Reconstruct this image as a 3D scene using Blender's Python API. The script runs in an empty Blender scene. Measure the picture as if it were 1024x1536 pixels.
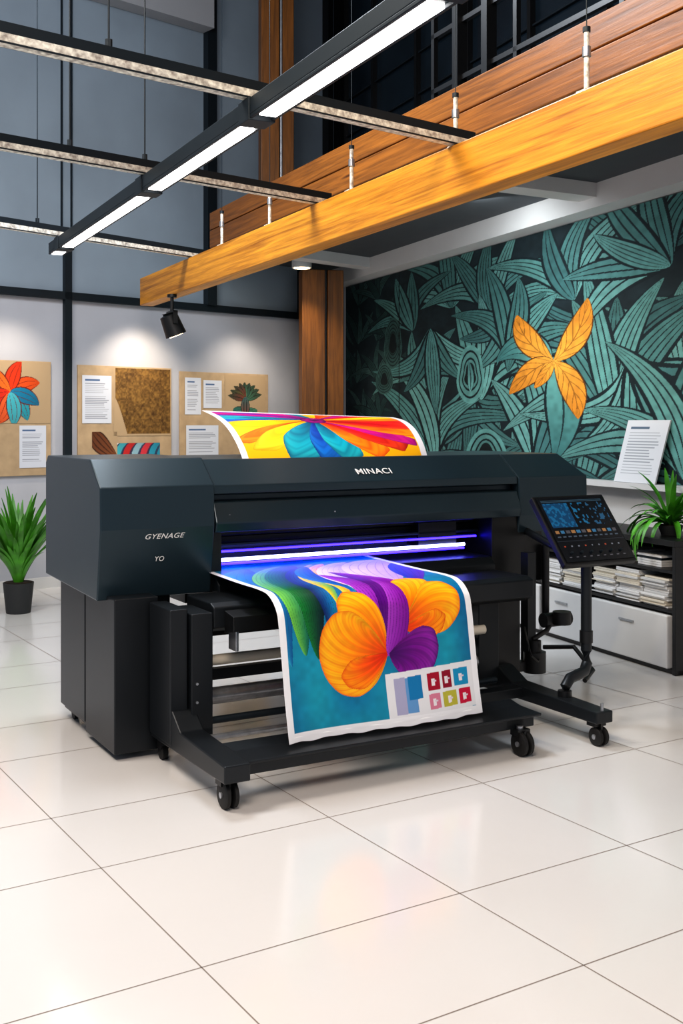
import bpy, math, random
import numpy as np
from mathutils import Vector, Matrix
random.seed(4); rng=np.random.default_rng(7)
SC=bpy.context.scene
COL=SC.collection

# ------------------------------------------------------------ materials
def srgb(c):
    return tuple((x/12.92 if x<=0.04045 else ((x+0.055)/1.055)**2.4) for x in c)
def mat(name,c,rough=.5,metal=0,emit=None,es=0,var=0,scale=6,bump=0,spec=None,stretch=(1,1,1),coat=0):
    m=bpy.data.materials.new(name); m.use_nodes=True
    nt=m.node_tree; b=nt.nodes['Principled BSDF']
    c=srgb(c)
    b.inputs['Base Color'].default_value=(*c,1); b.inputs['Roughness'].default_value=rough
    b.inputs['Metallic'].default_value=metal
    if spec is not None: b.inputs['Specular IOR Level'].default_value=spec
    if coat: b.inputs['Coat Weight'].default_value=coat; b.inputs['Coat Roughness'].default_value=.1
    if emit:
        b.inputs['Emission Color'].default_value=(*srgb(emit),1); b.inputs['Emission Strength'].default_value=es
    if var or bump:
        tc=nt.nodes.new('ShaderNodeTexCoord'); mp=nt.nodes.new('ShaderNodeMapping'); mp.inputs['Scale'].default_value=stretch
        n=nt.nodes.new('ShaderNodeTexNoise'); n.inputs['Scale'].default_value=scale; n.inputs['Detail'].default_value=6
        nt.links.new(tc.outputs['Object'],mp.inputs[0]); nt.links.new(mp.outputs[0],n.inputs['Vector'])
        if var:
            r=nt.nodes.new('ShaderNodeValToRGB')
            r.color_ramp.elements[0].position=.3; r.color_ramp.elements[1].position=.7
            r.color_ramp.elements[0].color=(*[x*(1-var) for x in c],1); r.color_ramp.elements[1].color=(*[min(1,x*(1+var)) for x in c],1)
            nt.links.new(n.outputs['Fac'],r.inputs[0]); nt.links.new(r.outputs[0],b.inputs['Base Color'])
        if bump:
            bp=nt.nodes.new('ShaderNodeBump'); bp.inputs['Strength'].default_value=bump; bp.inputs['Distance'].default_value=.01
            nt.links.new(n.outputs['Fac'],bp.inputs['Height']); nt.links.new(bp.outputs[0],b.inputs['Normal'])
    return m
def wood(name,dark,light,stretch,rough=.42,knots=None):
    m=bpy.data.materials.new(name); m.use_nodes=True
    nt=m.node_tree; b=nt.nodes['Principled BSDF']; L=nt.links.new
    tc=nt.nodes.new('ShaderNodeTexCoord'); mp=nt.nodes.new('ShaderNodeMapping'); mp.inputs['Scale'].default_value=stretch
    n=nt.nodes.new('ShaderNodeTexNoise'); n.inputs['Scale'].default_value=3; n.inputs['Detail'].default_value=9; n.inputs['Roughness'].default_value=.62; n.inputs['Distortion'].default_value=.8
    n2=nt.nodes.new('ShaderNodeTexNoise'); n2.inputs['Scale'].default_value=12; n2.inputs['Detail'].default_value=4
    mx=nt.nodes.new('ShaderNodeMath'); mx.operation='MULTIPLY_ADD'; mx.inputs[1].default_value=.35
    r=nt.nodes.new('ShaderNodeValToRGB'); e=r.color_ramp.elements
    e[0].position=.42; e[0].color=(*srgb(dark),1); e[1].position=.86; e[1].color=(*srgb(light),1)
    L(tc.outputs['Object'],mp.inputs[0]); L(mp.outputs[0],n.inputs['Vector']); L(mp.outputs[0],n2.inputs['Vector'])
    L(n2.outputs['Fac'],mx.inputs[0]); L(n.outputs['Fac'],mx.inputs[2]); L(mx.outputs[0],r.inputs[0]); col=r.outputs[0]
    if knots:
        vo=nt.nodes.new('ShaderNodeTexVoronoi'); mp2=nt.nodes.new('ShaderNodeMapping'); mp2.inputs['Scale'].default_value=knots
        L(tc.outputs['Object'],mp2.inputs[0]); L(mp2.outputs[0],vo.inputs['Vector']); vo.inputs['Scale'].default_value=1
        kr=nt.nodes.new('ShaderNodeValToRGB'); kr.color_ramp.elements[0].position=.05; kr.color_ramp.elements[0].color=(.25,.2,.15,1); kr.color_ramp.elements[1].position=.13; kr.color_ramp.elements[1].color=(1,1,1,1)
        mm=nt.nodes.new('ShaderNodeMixRGB'); mm.blend_type='MULTIPLY'; mm.inputs[0].default_value=1
        L(vo.outputs['Distance'],kr.inputs[0]); L(col,mm.inputs[1]); L(kr.outputs[0],mm.inputs[2]); col=mm.outputs[0]
    L(col,b.inputs['Base Color'])
    b.inputs['Roughness'].default_value=rough
    bp=nt.nodes.new('ShaderNodeBump'); bp.inputs['Strength'].default_value=.15; bp.inputs['Distance'].default_value=.01
    L(n.outputs['Fac'],bp.inputs['Height']); L(bp.outputs[0],b.inputs['Normal'])
    return m
def paintmat(name,rough=.6,emit=0,coat=0):
    m=bpy.data.materials.new(name); m.use_nodes=True; nt=m.node_tree; b=nt.nodes['Principled BSDF']
    a=nt.nodes.new('ShaderNodeAttribute'); a.attribute_name='Col'
    nt.links.new(a.outputs['Color'],b.inputs['Base Color']); b.inputs['Roughness'].default_value=rough
    b.inputs['Specular IOR Level'].default_value=.3
    if emit:
        nt.links.new(a.outputs['Color'],b.inputs['Emission Color']); b.inputs['Emission Strength'].default_value=emit
    return m

M_body=mat('printer_slate_paint',(.15,.215,.25),.30,.3,bump=.02,scale=220)
M_body2=mat('printer_dark_paint',(.10,.117,.135),.38,.2)
M_black=mat('black_plastic',(.06,.065,.075),.4)
M_rubber=mat('rubber',(.05,.05,.055),.6)
M_steel=mat('brushed_steel',(.66,.67,.69),.3,.8,var=.15,scale=30)
M_galv=mat('galvanised_steel',(.86,.82,.78),.5,.15,var=.55,scale=45,bump=.5)
M_dsteel=mat('dark_steel',(.12,.16,.19),.5,.4)
M_cream=mat('paper_roll_core',(.85,.82,.76),.6)
M_white=mat('white_paint',(.80,.80,.80),.6,var=.03,scale=3)
M_paper=mat('white_paper',(.88,.88,.88),.7)
M_kraft=mat('kraft_board',(.68,.59,.47),.8,var=.12,scale=9)
M_wallw=mat('plaster_light',(.68,.69,.72),.85,var=.05,scale=2,bump=.05)
M_wallb=mat('panel_bluegrey',(.54,.595,.645),.55,var=.10,scale=1.2)
M_ceil=mat('ceiling_grey',(.62,.63,.65),.9)
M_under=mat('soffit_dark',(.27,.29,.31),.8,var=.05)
M_glass=mat('dark_glazing',(.10,.15,.19),.25,.1,var=.3,scale=2)
M_emit=mat('led_white',(1,1,1),.5,emit=(1,.97,.95),es=9)
M_blue=mat('led_blue',(.1,.1,1),.5,emit=(.16,.10,1),es=11)
M_bluew=mat('led_blue_white',(.6,.6,1),.5,emit=(.70,.72,1),es=7)
M_dl=mat('lamp_warm_disc',(1,.9,.7),.5,emit=(1,.88,.68),es=8)
M_leaf=mat('plant_leaf',(.27,.55,.13),.45,var=.45,scale=8)
M_soil=mat('soil',(.15,.1,.07),.9)
M_pot=mat('pot_grey',(.16,.17,.18),.6)
M_tile=mat('floor_tile_gloss',(.84,.835,.83),.17,var=.02,scale=1.1,spec=.8,coat=.25)
M_grout=mat('floor_grout',(.50,.46,.43),.7)
W_beam=wood('wood_glulam',(.54,.31,.04),(.90,.62,.17),(.3,5,9))
W_dark=wood('wood_fascia',(.36,.205,.05),(.62,.38,.12),(.4,5,10),knots=(.9,3,9))
W_col=wood('wood_column',(.34,.20,.06),(.56,.35,.12),(6,6,.4))
M_silver=mat('lettering_silver',(.85,.85,.85),.4)
P_paint=paintmat('printed_ink',.42)
P_mural=paintmat('mural_paint',.75)
P_screen=paintmat('screen_pixels',.2,.8)

# ------------------------------------------------------------ mesh helpers
def link(o,parent=None):
    COL.objects.link(o)
    if parent: o.parent=parent
    return o
def empty(name,loc=(0,0,0),rz=0):
    e=bpy.data.objects.new(name,None); e.location=loc; e.rotation_euler=(0,0,rz); e.empty_display_size=.1
    return link(e)
class MB:
    def __init__(s): s.v=[];s.f=[];s.m=[];s.mats=[]
    def mi(s,m):
        if m not in s.mats: s.mats.append(m)
        return s.mats.index(m)
    def add(s,v,f,m):
        n=len(s.v); s.v+= [tuple(x) for x in v]; k=s.mi(m)
        for q in f: s.f.append([n+i for i in q]); s.m.append(k)
        return s
    def box(s,x0,x1,y0,y1,z0,z1,m):
        v=[(x,y,z) for x in(x0,x1) for y in(y0,y1) for z in(z0,z1)]
        return s.add(v,[(0,1,3,2),(4,6,7,5),(0,4,5,1),(2,3,7,6),(0,2,6,4),(1,5,7,3)],m)
    def prism_x(s,prof,x0,x1,m,dx=None):
        n=len(prof); dx=dx or [0]*n
        v=[(x0,b,z) for b,z in prof]+[(x1+dx[i],b,z) for i,(b,z) in enumerate(prof)]
        f=[tuple(range(n))[::-1],tuple(range(n,2*n))]+[(i,(i+1)%n,n+(i+1)%n,n+i) for i in range(n)]
        return s.add(v,f,m)
    def prism_z(s,poly,z0,z1,m):
        n=len(poly); v=[(x,y,z0) for x,y in poly]+[(x,y,z1) for x,y in poly]
        f=[tuple(range(n))[::-1],tuple(range(n,2*n))]+[(i,(i+1)%n,n+(i+1)%n,n+i) for i in range(n)]
        return s.add(v,f,m)
    def tube(s,pts,r,m,n=12,radii=None):
        pts=[Vector(p) for p in pts]; V=[];F=[]
        up=Vector((0,0,1))
        for i,p in enumerate(pts):
            t=(pts[min(i+1,len(pts)-1)]-pts[max(i-1,0)]).normalized()
            u=up if abs(t.dot(up))<.95 else Vector((1,0,0))
            a=t.cross(u).normalized(); b=t.cross(a).normalized()
            rr=radii[i] if radii else r
            for k in range(n):
                g=2*math.pi*k/n; V.append(p+a*rr*math.cos(g)+b*rr*math.sin(g))
        for i in range(len(pts)-1):
            for k in range(n):
                F.append((i*n+k,i*n+(k+1)%n,(i+1)*n+(k+1)%n,(i+1)*n+k))
        F.append(tuple(range(n))[::-1]); F.append(tuple(range((len(pts)-1)*n,len(pts)*n)))
        return s.add(V,F,m)
    def obj(s,name,parent=None,bevel=0,smooth=False,loc=(0,0,0),rz=0):
        me=bpy.data.meshes.new(name); me.from_pydata(s.v,[],s.f)
        for m in s.mats: me.materials.append(m)
        me.polygons.foreach_set('material_index',s.m); me.update()
        import bmesh
        bm=bmesh.new(); bm.from_mesh(me); bmesh.ops.recalc_face_normals(bm,faces=bm.faces); bm.to_mesh(me); bm.free()
        if smooth:
            me.polygons.foreach_set('use_smooth',[True]*len(me.polygons))
            try: me.set_sharp_from_angle(angle=math.radians(40))
            except Exception: pass
        o=bpy.data.objects.new(name,me); o.location=loc; o.rotation_euler=(0,0,rz); link(o,parent)
        if bevel:
            b=o.modifiers.new('bevel','BEVEL'); b.width=bevel; b.segments=2; b.limit_method='ANGLE'; b.angle_limit=math.radians(30)
        return o

# ------------------------------------------------------------ painting helpers (vertex-colour art)
def sheet(name,pos,colr,m,parent=None,loc=(0,0,0),rot=(0,0,0)):
    ny,nx,_=pos.shape; N=nx*ny
    me=bpy.data.meshes.new(name); me.vertices.add(N); me.vertices.foreach_set('co',pos.astype(np.float32).ravel())
    idx=np.arange(N).reshape(ny,nx)
    q=np.stack([idx[:-1,:-1],idx[:-1,1:],idx[1:,1:],idx[1:,:-1]],-1).reshape(-1,4)
    F=len(q); me.loops.add(4*F); me.loops.foreach_set('vertex_index',q.astype(np.int32).ravel())
    me.polygons.add(F); me.polygons.foreach_set('loop_start',np.arange(0,4*F,4,dtype=np.int32))
    me.update(calc_edges=True); me.validate()
    me.polygons.foreach_set('use_smooth',np.ones(F,dtype=bool))
    c=np.clip(colr,0,1); c=np.where(c<=.04045,c/12.92,((c+.055)/1.055)**2.4)
    ca=me.color_attributes.new('Col','FLOAT_COLOR','POINT')
    ca.data.foreach_set('color',np.concatenate([c,np.ones((ny,nx,1))],-1).astype(np.float32).ravel())
    me.materials.append(m)
    o=bpy.data.objects.new(name,me); o.location=loc; o.rotation_euler=rot
    return link(o,parent)
def flat(w,h,nx,ny):
    x=np.linspace(0,w,nx); z=np.linspace(0,h,ny); X,Z=np.meshgrid(x,z)
    return x,z,np.stack([X,np.zeros_like(X),Z],-1)
def smooth_noise(ny,nx,cy,cx):
    g=rng.random((cy+2,cx+2)); y=np.linspace(0,cy,ny); x=np.linspace(0,cx,nx)
    yi=y.astype(int);xi=x.astype(int); fy=(y-yi)[:,None];fx=(x-xi)[None,:]
    fy=fy*fy*(3-2*fy); fx=fx*fx*(3-2*fx)
    a=g[yi][:,xi];b=g[yi][:,xi+1];c=g[yi+1][:,xi];d=g[yi+1][:,xi+1]
    return (a*(1-fx)+b*fx)*(1-fy)+(c*(1-fx)+d*fx)*fy
def leaf(C,gx,gy,p0,p1,p2,W,ca,cb,lc,nl=4,k=.8,edge=.14,lw=.1,pw=.8,chev=0,la=.8,mode='t',seg=18):
    ca=np.array(ca,float);cb=np.array(cb,float);lc=np.array(lc,float)
    t=np.linspace(0,1,seg+1)[:,None]; P=(1-t)**2*np.array(p0)+2*t*(1-t)*np.array(p1)+t*t*np.array(p2)
    i0,i1=np.searchsorted(gx,[P[:,0].min()-W,P[:,0].max()+W]); j0,j1=np.searchsorted(gy,[P[:,1].min()-W,P[:,1].max()+W])
    if i1-i0<2 or j1-j0<2: return
    X,Y=np.meshgrid(gx[i0:i1],gy[j0:j1])
    best=np.full(X.shape,1e9);T=np.zeros(X.shape);S=np.ones(X.shape)
    for i in range(seg):
        ax,ay=P[i];bx,by=P[i+1]-P[i];L=bx*bx+by*by+1e-12
        tt=np.clip(((X-ax)*bx+(Y-ay)*by)/L,0,1); d=(X-ax-tt*bx)**2+(Y-ay-tt*by)**2
        m=d<best; best=np.where(m,d,best);T=np.where(m,(i+tt)/seg,T);S=np.where(m,np.sign(bx*(Y-ay)-by*(X-ax)),S)
    w=W*np.maximum(np.sin(np.pi*np.clip(T,0,1)**k),1e-4)**pw
    q=S*np.sqrt(best)/w; ins=np.abs(q)<1
    f=T if mode=='t' else (np.abs(q) if mode=='q' else (q+1)/2)
    f=np.clip(f,0,1)[...,None]; col=ca*(1-f)+cb*f
    if nl:
        fr=((q+1)*nl/2)%1; ln=np.minimum(fr,1-fr)<lw*(.6+.8*np.sin(np.pi*np.clip(T,0,1)))
        col=np.where(ln[...,None],col*(1-la)+lc*la,col)
    if chev:
        fr=(T*chev-np.abs(q)*1.6)%1; ln=(np.minimum(fr,1-fr)<.07)|(np.abs(q)<.05)
        col=np.where(ln[...,None],col*.5+lc*.5,col)
    if edge: col=np.where((np.abs(q)>1-edge)[...,None],col*.1+lc*.9,col)
    sub=C[j0:j1,i0:i1]; C[j0:j1,i0:i1]=np.where(ins[...,None],col,sub)
def fan(C,gx,gy,o,ctrl,c0,c1,c2,lines=60,curl=0,lc=None,la=.35,edge=.02,ph=0):
    X,Y=np.meshgrid(gx,gy); dx=X-o[0];dy=Y-o[1]; r=np.hypot(dx,dy)
    a0=ctrl[0][0]; th=(np.degrees(np.arctan2(dy,dx))-a0)%360
    A=np.array([c[0]-a0 for c in ctrl],float); Rr=np.array([c[1] for c in ctrl],float)
    aa=np.linspace(0,A[-1],200); rr=np.interp(aa,A,Rr); rr=np.convolve(np.pad(rr,6,mode='edge'),np.ones(13)/13,'valid')
    Rm=np.where(th<=A[-1],np.interp(th,aa,rr),1e-6); f=r/np.maximum(Rm,1e-6); ins=(f<1)&(th<=A[-1])
    f=np.clip(f,0,1); c0,c1,c2=[np.array(c,float) for c in (c0,c1,c2)]
    f1=np.clip(f/.55,0,1)[...,None];f2=np.clip((f-.55)/.45,0,1)[...,None]
    col=(c0*(1-f1)+c1*f1)*(1-f2)+c2*f2
    tt=np.radians(th)+curl*f*f
    s1=np.sin(tt*lines+ph)*.5+.5; s2=np.sin(tt*lines*.37+1.3+ph)*.5+.5
    k=(s1**3*.45+s2**4*.6)*la*(.5+.5*f)
    lc=np.array(lc if lc else c0,float); k=np.clip(k,0,1)[...,None]; col=col*(1-k)+lc*k
    hl=(np.sin(tt*lines*.21+2.+ph)*.5+.5)**3*.16*(1-np.abs(2*f-1)); col=col*(1+hl[...,None])
    e0=th/np.maximum(A[-1],1); sh=.80+.20*np.clip(np.minimum(e0,1-e0)*6,0,1); col=col*sh[...,None]
    rimk=(np.clip((f-.86)/.14,0,1)**2*.55)[...,None]; col=col*(1-rimk)+lc*rimk
    col=np.where((Rm-r<edge*.2)[...,None],col*.5+lc*.5,col)
    C[ins]=col[ins]
def rect(C,gx,gy,x0,x1,y0,y1,c):
    i0,i1=np.searchsorted(gx,[x0,x1]);j0,j1=np.searchsorted(gy,[y0,y1]); C[j0:j1,i0:i1]=c

# ------------------------------------------------------------ room frame
CR=Vector((0,12.5,0)); E=Vector((-.736,-.677,0)); EN=Vector((.677,-.736,0)); RL=math.atan2(.677,.736)
D=Vector((.396,-.918,0)); DN=Vector((-.918,-.396,0)); RR=math.atan2(-.918,.396)
def LW(s,z,off=0): return CR+E*s+EN*off+Vector((0,0,z))
def RW(w,z,off=0): return CR+D*w+DN*off+Vector((0,0,z))
HC=6.6
def wallbox(b,fn,a0,a1,z0,z1,o0,o1,m):
    P=[fn(a0,0,o0),fn(a1,0,o0),fn(a1,0,o1),fn(a0,0,o1)]
    b.prism_z([(p.x,p.y) for p in P],z0,z1,m)
b=MB(); fp=[(-9.2,-3.5),(8,-3.5),(8,13.2),(-9.2,13.2)]
b.prism_z(fp,-.1,0,M_tile)
TA=math.radians(32.1); U=Vector((math.cos(TA),math.sin(TA),0)); V=Vector((-math.sin(TA),math.cos(TA),0)); O=Vector((-.048,4.188,0))
def strip(p,q,wd):
    t=(q-p).normalized(); n=Vector((-t.y,t.x,0))*wd/2
    b.add([p-n,q-n,q+n,p+n],[(0,1,2,3)],M_grout)
zz=Vector((0,0,.0006))
def clipseg(p,dirv):
    t0,t1=-30,30
    for k,(lo,hi) in enumerate(((-9.1,7.9),(-3.4,13.1))):
        a,c=(lo-p[k])/dirv[k],(hi-p[k])/dirv[k]; t0=max(t0,min(a,c)); t1=min(t1,max(a,c))
    return (p+dirv*t0,p+dirv*t1) if t1>t0 else None
for i in range(-8,9):
    for off in (0,.75):
        s_=clipseg(O+U*(i*1.65+off)+zz,V)
        if s_: strip(*s_,.0042)
    for off in (0,.55):
        s_=clipseg(O+V*(i*1.35+off)+zz,U)
        if s_: strip(*s_,.0042)
b.obj('floor')
b=MB()
wallbox(b,LW,-.3,12,0,2.66,-.12,0,M_wallw); wallbox(b,LW,-.3,12,2.66,HC,-.12,0,M_wallb)
b.obj('wall_left')
b=MB(); wallbox(b,RW,-.1,13,0,3.2,-.12,0,M_white); wallbox(b,RW,-.1,13,3.2,HC,-.12,0,M_glass)
b.obj('wall_right')
b=MB(); b.prism_z(fp,HC,HC+.1,M_ceil); wallbox(b,LW,1.92,9,5.47,HC,0.01,.2,M_ceil); b.obj('ceiling')
b=MB()
wallbox(b,LW,0,12,2.64,2.71,0,.05,M_dsteel)
wallbox(b,LW,3.42,3.49,0,3.3,0,.05,M_dsteel)
for s_ in (3.40,3.50): wallbox(b,LW,s_,s_+.012,3.3,5.47,0,.02,M_dsteel)
wallbox(b,LW,1.80,1.91,2.7,HC,0,.08,M_dsteel)
wallbox(b,LW,5.3,5.37,0,5.47,0,.05,M_dsteel)
wallbox(b,LW,.62,.66,2.7,3.2,0,.03,M_dsteel)
b.obj('trim_1')
b=MB()
wallbox(b,LW,.0,.12,3.5,HC,0,.1,M_black); wallbox(b,LW,.22,.29,3.5,HC,0,.1,M_black)
for w in (.15,.9,1.9,2.9,3.9,4.9,5.9): wallbox(b,RW,w,w+.05,3.5,HC,0,.05,M_black)
for z in (3.9,4.3,4.7,5.1,5.5,5.9): wallbox(b,RW,.1,9,z,z+.015,0,.03,M_dsteel)
b.obj('window_1')
b=MB(); wallbox(b,LW,0,12,0,.1,0,.015,M_white); b.obj('baseboard_left')
b=MB(); wallbox(b,RW,.05,12,1.05,1.09,0,.13,M_white); wallbox(b,RW,.1,12,0,.1,0,.015,M_white); b.obj('trim_2')

# ------------------------------------------------------------ mezzanine
DP=Vector((.4415,-.8973,0)); RP=math.atan2(-.8973,.4415); F0=Vector((-.386,8.85,0))
def F(t,z=0): return F0+DP*t+Vector((0,0,z))
b=MB()
a=F(-1.9);c=F(8);e=RW(11.2,0); k=RW(.02,0,.02)
k2=LW(1.7,0,.02)
b.prism_z([(a.x,a.y),(k2.x,k2.y),(k.x,k.y),(e.x-.03,e.y),(c.x,c.y)],3.2,3.48,M_under)
wallbox(b,RW,.1,11,3.03,3.2,.01,.22,M_white)
def cross(p,q,z0,z1,w,m):
    p=Vector((*p,0));q=Vector((*q,0));t=(q-p).normalized();n=Vector((-t.y,t.x,0))*w/2
    b.prism_z([((p-n).x,(p-n).y),((q-n).x,(q-n).y),((q+n).x,(q+n).y),((p+n).x,(p+n).y)],z0,z1,m)
cross((.72,7.3),(2.1,8.05),3.1,3.2,.2,M_white)
cross((-.75,10.4),(.5,11.6),3.1,3.2,.18,M_white)
cross((2.0,4.9),(3.2,5.6),3.1,3.2,.2,M_white)
b.obj('mezzanine_slab')
L=9.85; p=F(-1.85)
b=MB()
for z0 in (3.17,3.34): b.box(0,L,-.06,0,z0,z0+.163,W_dark)
b.obj('wood_fascia',loc=(p.x,p.y,0),rz=RP,bevel=.006)
b=MB(); x0=3.9
for i in range(7):
    x=.9*i+x0; b.box(x,x+.035,.06,.09,3.48,4.45,M_black)
for z in (3.6,3.95,4.42): b.box(x0,9.8,.06,.09,z,z+.03,M_black)
for t in (4.2,4.52): b.box(t,t+.06,.03,.10,3.48,HC,M_black)
b.obj('mezzanine_railing',loc=(p.x,p.y,0),rz=RP)

BS=Vector((-1.85,10.1,0))
b=MB(); b.box(0,9,0,.13,2.58,2.83,W_beam)
b.obj('wood_beam',loc=BS,rz=RP,bevel=.006)
b=MB()
for s_ in (2.05,2.99,4.22,5.34,6.33,7.22):
    b.tube([(s_,.05,2.83),(s_,.05,3.09)],.011,M_galv); b.box(s_-.03,s_+.03,.02,.08,2.83,2.842,M_galv)
    b.tube([(s_,.05,2.98),(s_,.05,3.02)],.018,M_steel); b.tube([(s_,.05,3.08),(s_,.05,3.10)],.016,M_dsteel); b.tube([(s_,.05,3.09),(s_,.05,HC)],.0025,M_dsteel,6)
b.obj('beam_hanger_rods',loc=BS,rz=RP,smooth=True)

def column(name,cx,cy,w,z0,z1,gap):
    b=MB(); h=w/2
    b.box(-h,-h+w*.55,-.1,.1,z0,z1,W_col); b.box(-h+w*.55,-h+w*.62,-.06,.08,z0,z1,M_black); b.box(-h+w*.62,h,-.1,.1,z0,z1,W_col)
    b.obj(name,loc=(cx,cy,0),rz=RL*.3,bevel=.006)
column('wood_column',-.215,11.55,.44,0,3.1,1)
column('wood_column.001',-.66,11.1,.33,3.48,HC,1)
b=MB(); b.tube([(-.58,10.6,3.48),(-.58,10.6,HC)],.012,M_steel); b.obj('suspension_rod')

def bar(x0,y0,x1,y1,ext0,ext1):
    p=Vector((x0,y0,0));q=Vector((x1,y1,0));t=(q-p).normalized(); p=p-t*ext0; q=q+t*ext1; L=(q-p).length
    b=MB(); b.box(0,L,-.03,.03,2.875,2.915,M_dsteel); b.box(0,L,.022,.03,2.842,2.875,M_dsteel); b.box(0,L,-.03,.022,2.84,2.875,M_galv); b.box(0,L,-.034,-.028,2.838,2.844,M_dsteel)
    b.obj('ceiling_track_bar',loc=(p.x,p.y,0),rz=math.atan2(t.y,t.x))
bar(-1.17,3.92,.54,5.3,3.2,.12)
bar(-1.62,5.43,-.17,6.71,3.2,.12)
bar(-2.27,7.63,-1.2,8.91,2.2,.1)
for (x,y) in ((-.879,4.156),(-1.39,5.63),(-1.06,5.93),(-2.15,7.78),(-3.2,2.28)):
    b=MB(); b.tube([(x,y,2.915),(x,y,HC)],.004,M_dsteel,8); b.tube([(x,y,2.915),(x,y,2.95)],.014,M_dsteel,8); b.obj('suspension_cable')

LP=Vector((-.353,4.58,-.034))+(-DP)*4.0; L=9.0
li=empty('linear_light_fixture',LP,RP)
b=MB(); b.box(0,L,-.055,.055,2.80,2.868,M_dsteel); b.box(0,L,-.055,-.04,2.785,2.80,M_dsteel); b.box(0,L,.04,.055,2.785,2.80,M_dsteel)
b.obj('housing',li,bevel=.003)
b=MB()
joints=[0,.28,2.42,4.0,5.55,7.2,9.0]
for i in range(len(joints)-1):
    b.box(joints[i]+(.12 if i else .02),joints[i+1]-.12,-.036,.036,2.783,2.80,M_emit)
b.obj('led_strips',li)
for j in joints[1:-1]:
    b=MB(); b.box(j-.06,j+.06,-.06,.06,2.778,2.872,M_dsteel); b.obj('joint_bracket',li,bevel=.003)

sp=empty('track_spotlight',(-1.42,9.22,0),RP)
b=MB(); b.tube([(0,0,2.58),(0,0,2.42)],.015,M_black); b.tube([(0,0,2.58),(0,0,2.555)],.04,M_black,20)
b.box(-.095,-.085,-.02,.02,2.33,2.44,M_black); b.box(.085,.095,-.02,.02,2.33,2.44,M_black); b.box(-.095,.095,-.02,.02,2.425,2.44,M_black)
b.tube([(0,-.035,2.42),(0,-.03,2.40),(0,.03,2.255),(0,.036,2.24)],.07,M_black,24,radii=[.055,.075,.088,.09])
b.obj('spot_body',sp,smooth=True)
b=MB(); b.tube([(0,.0365,2.2395),(0,.038,2.236)],.06,M_dl,24); b.obj('lens',sp)
b=MB(); b.tube([(0,0,3.2),(0,0,3.065)],.1,M_white,28); b.tube([(0,0,3.064),(0,0,3.06)],.08,M_dl,28)
b.obj('ceiling_downlight',loc=(-.40,11.08,0),smooth=True)

# ------------------------------------------------------------ mural
sx=1.7; W0,W1=.2,7.0; H=1.93; nx,ny=1150,500
gx=np.linspace(W0/sx,W1/sx,nx); gz=np.linspace(1.09,1.09+H,ny)
C=np.ones((ny,nx,3))*np.array((.115,.17,.19))
C*= (0.85+.3*smooth_noise(ny,nx,20,40))[...,None]
lc=(.085,.135,.155)
tones=[(.36,.57,.56),(.41,.63,.61),(.32,.52,.51),(.45,.67,.65),(.29,.48,.48)]
R=random.Random(33)
def mural_leaf(x,z,ang,Ln,W,dark=1,nl=3,bend=None):
    c=R.choice(tones); c=tuple(v*dark for v in c); c2=tuple(v*.84 for v in c)
    bend=R.uniform(-.6,.6) if bend is None else bend
    mid=(x+math.cos(ang+bend)*Ln*.55,z+math.sin(ang+bend)*Ln*.55); tip=(x+math.cos(ang-bend*.6)*Ln,z+math.sin(ang-bend*.6)*Ln)
    leaf(C,gx,gz,(x,z),mid,tip,W*1.2,lc,lc,lc,nl=0,k=.8,edge=.05,pw=.74)
    leaf(C,gx,gz,(x,z),mid,tip,W,c,c2,lc,nl=nl,k=R.uniform(.7,.95),edge=.0,lw=.085,pw=.78,la=.95)
def clump(x,z,a0,n,spr,ln,w,dk=1,cb=-.22):
    order=list(range(n)); order.sort(key=lambda i:-abs(i-(n-1)/2))
    for i in order:
        o=(i-(n-1)/2); mural_leaf(x,z,a0+o*spr,ln*R.uniform(.8,1.15),w*R.uniform(.85,1.15),dk,R.choice((3,4,4,5)),bend=cb*o+R.uniform(-.25,.25))
# darker fine-lined panel near the corner
for i in range(4):
    for j in range(5):
        clump(.1+i*.24+R.uniform(-.05,.05),1.1+j*.42,R.choice((1.2,1.9,-1.6)),4,.5,.42,.035,.55)
# large sweeping foliage
base=[]
for i in range(8):
    for j in range(3):
        base.append((1.05+i*.42+R.uniform(-.08,.08)+(.2 if j%2 else 0),1.0+j*.75+R.uniform(-.1,.1)))
R.shuffle(base)
for (x,z) in base: clump(x,z,R.choice((1.3,1.7,2.0,-1.5)),5,R.uniform(.4,.5),R.uniform(.6,.8),R.uniform(.07,.085),.92)
for q in ((1.35,1.1,1.7,6,.34,1.1,.09),(1.85,1.7,1.5,7,.33,1.0,.10),(2.35,1.15,1.2,5,.38,.9,.09),(2.95,1.5,1.75,7,.33,1.1,.10),(3.05,1.95,-1.3,6,.38,.85,.09),(3.4,1.1,1.7,6,.36,1.05,.09),(1.3,2.4,-1.5,5,.42,.75,.08),(2.15,2.5,-1.6,5,.42,.7,.08),(2.1,2.05,1.3,5,.42,.75,.085),(3.3,2.55,2.4,6,.4,.75,.08)):
    clump(*q)
def rings(cx,cz,rx,rz,n,dk=1):
    X,Z=np.meshgrid(gx,gz); r=np.sqrt(((X-cx)/rx)**2+((Z-cz)/rz)**2)+.05*np.sin(3*np.arctan2(Z-cz,X-cx))
    ins=r<1; fr=(r*n)%1; ln=(fr<.3); t=np.array(tones[1])*dk
    col=np.where(ln[...,None],np.array(lc),t*(.7+.3*r[...,None])); col=np.where((r<.4)[...,None],np.array((.09,.13,.14)),col)
    C[ins]=col[ins]
rings(1.74,1.92,.14,.26,4); rings(1.90,1.24,.20,.20,4); rings(.82,2.3,.12,.26,7,.6); rings(.70,1.95,.12,.16,6,.6)
leaf(C,gx,gz,(1.74,1.78),(1.76,1.92),(1.72,2.06),.035,tones[3],tones[4],lc,nl=2)
T1=(.40,.63,.61);T2=(.25,.45,.45)
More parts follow.
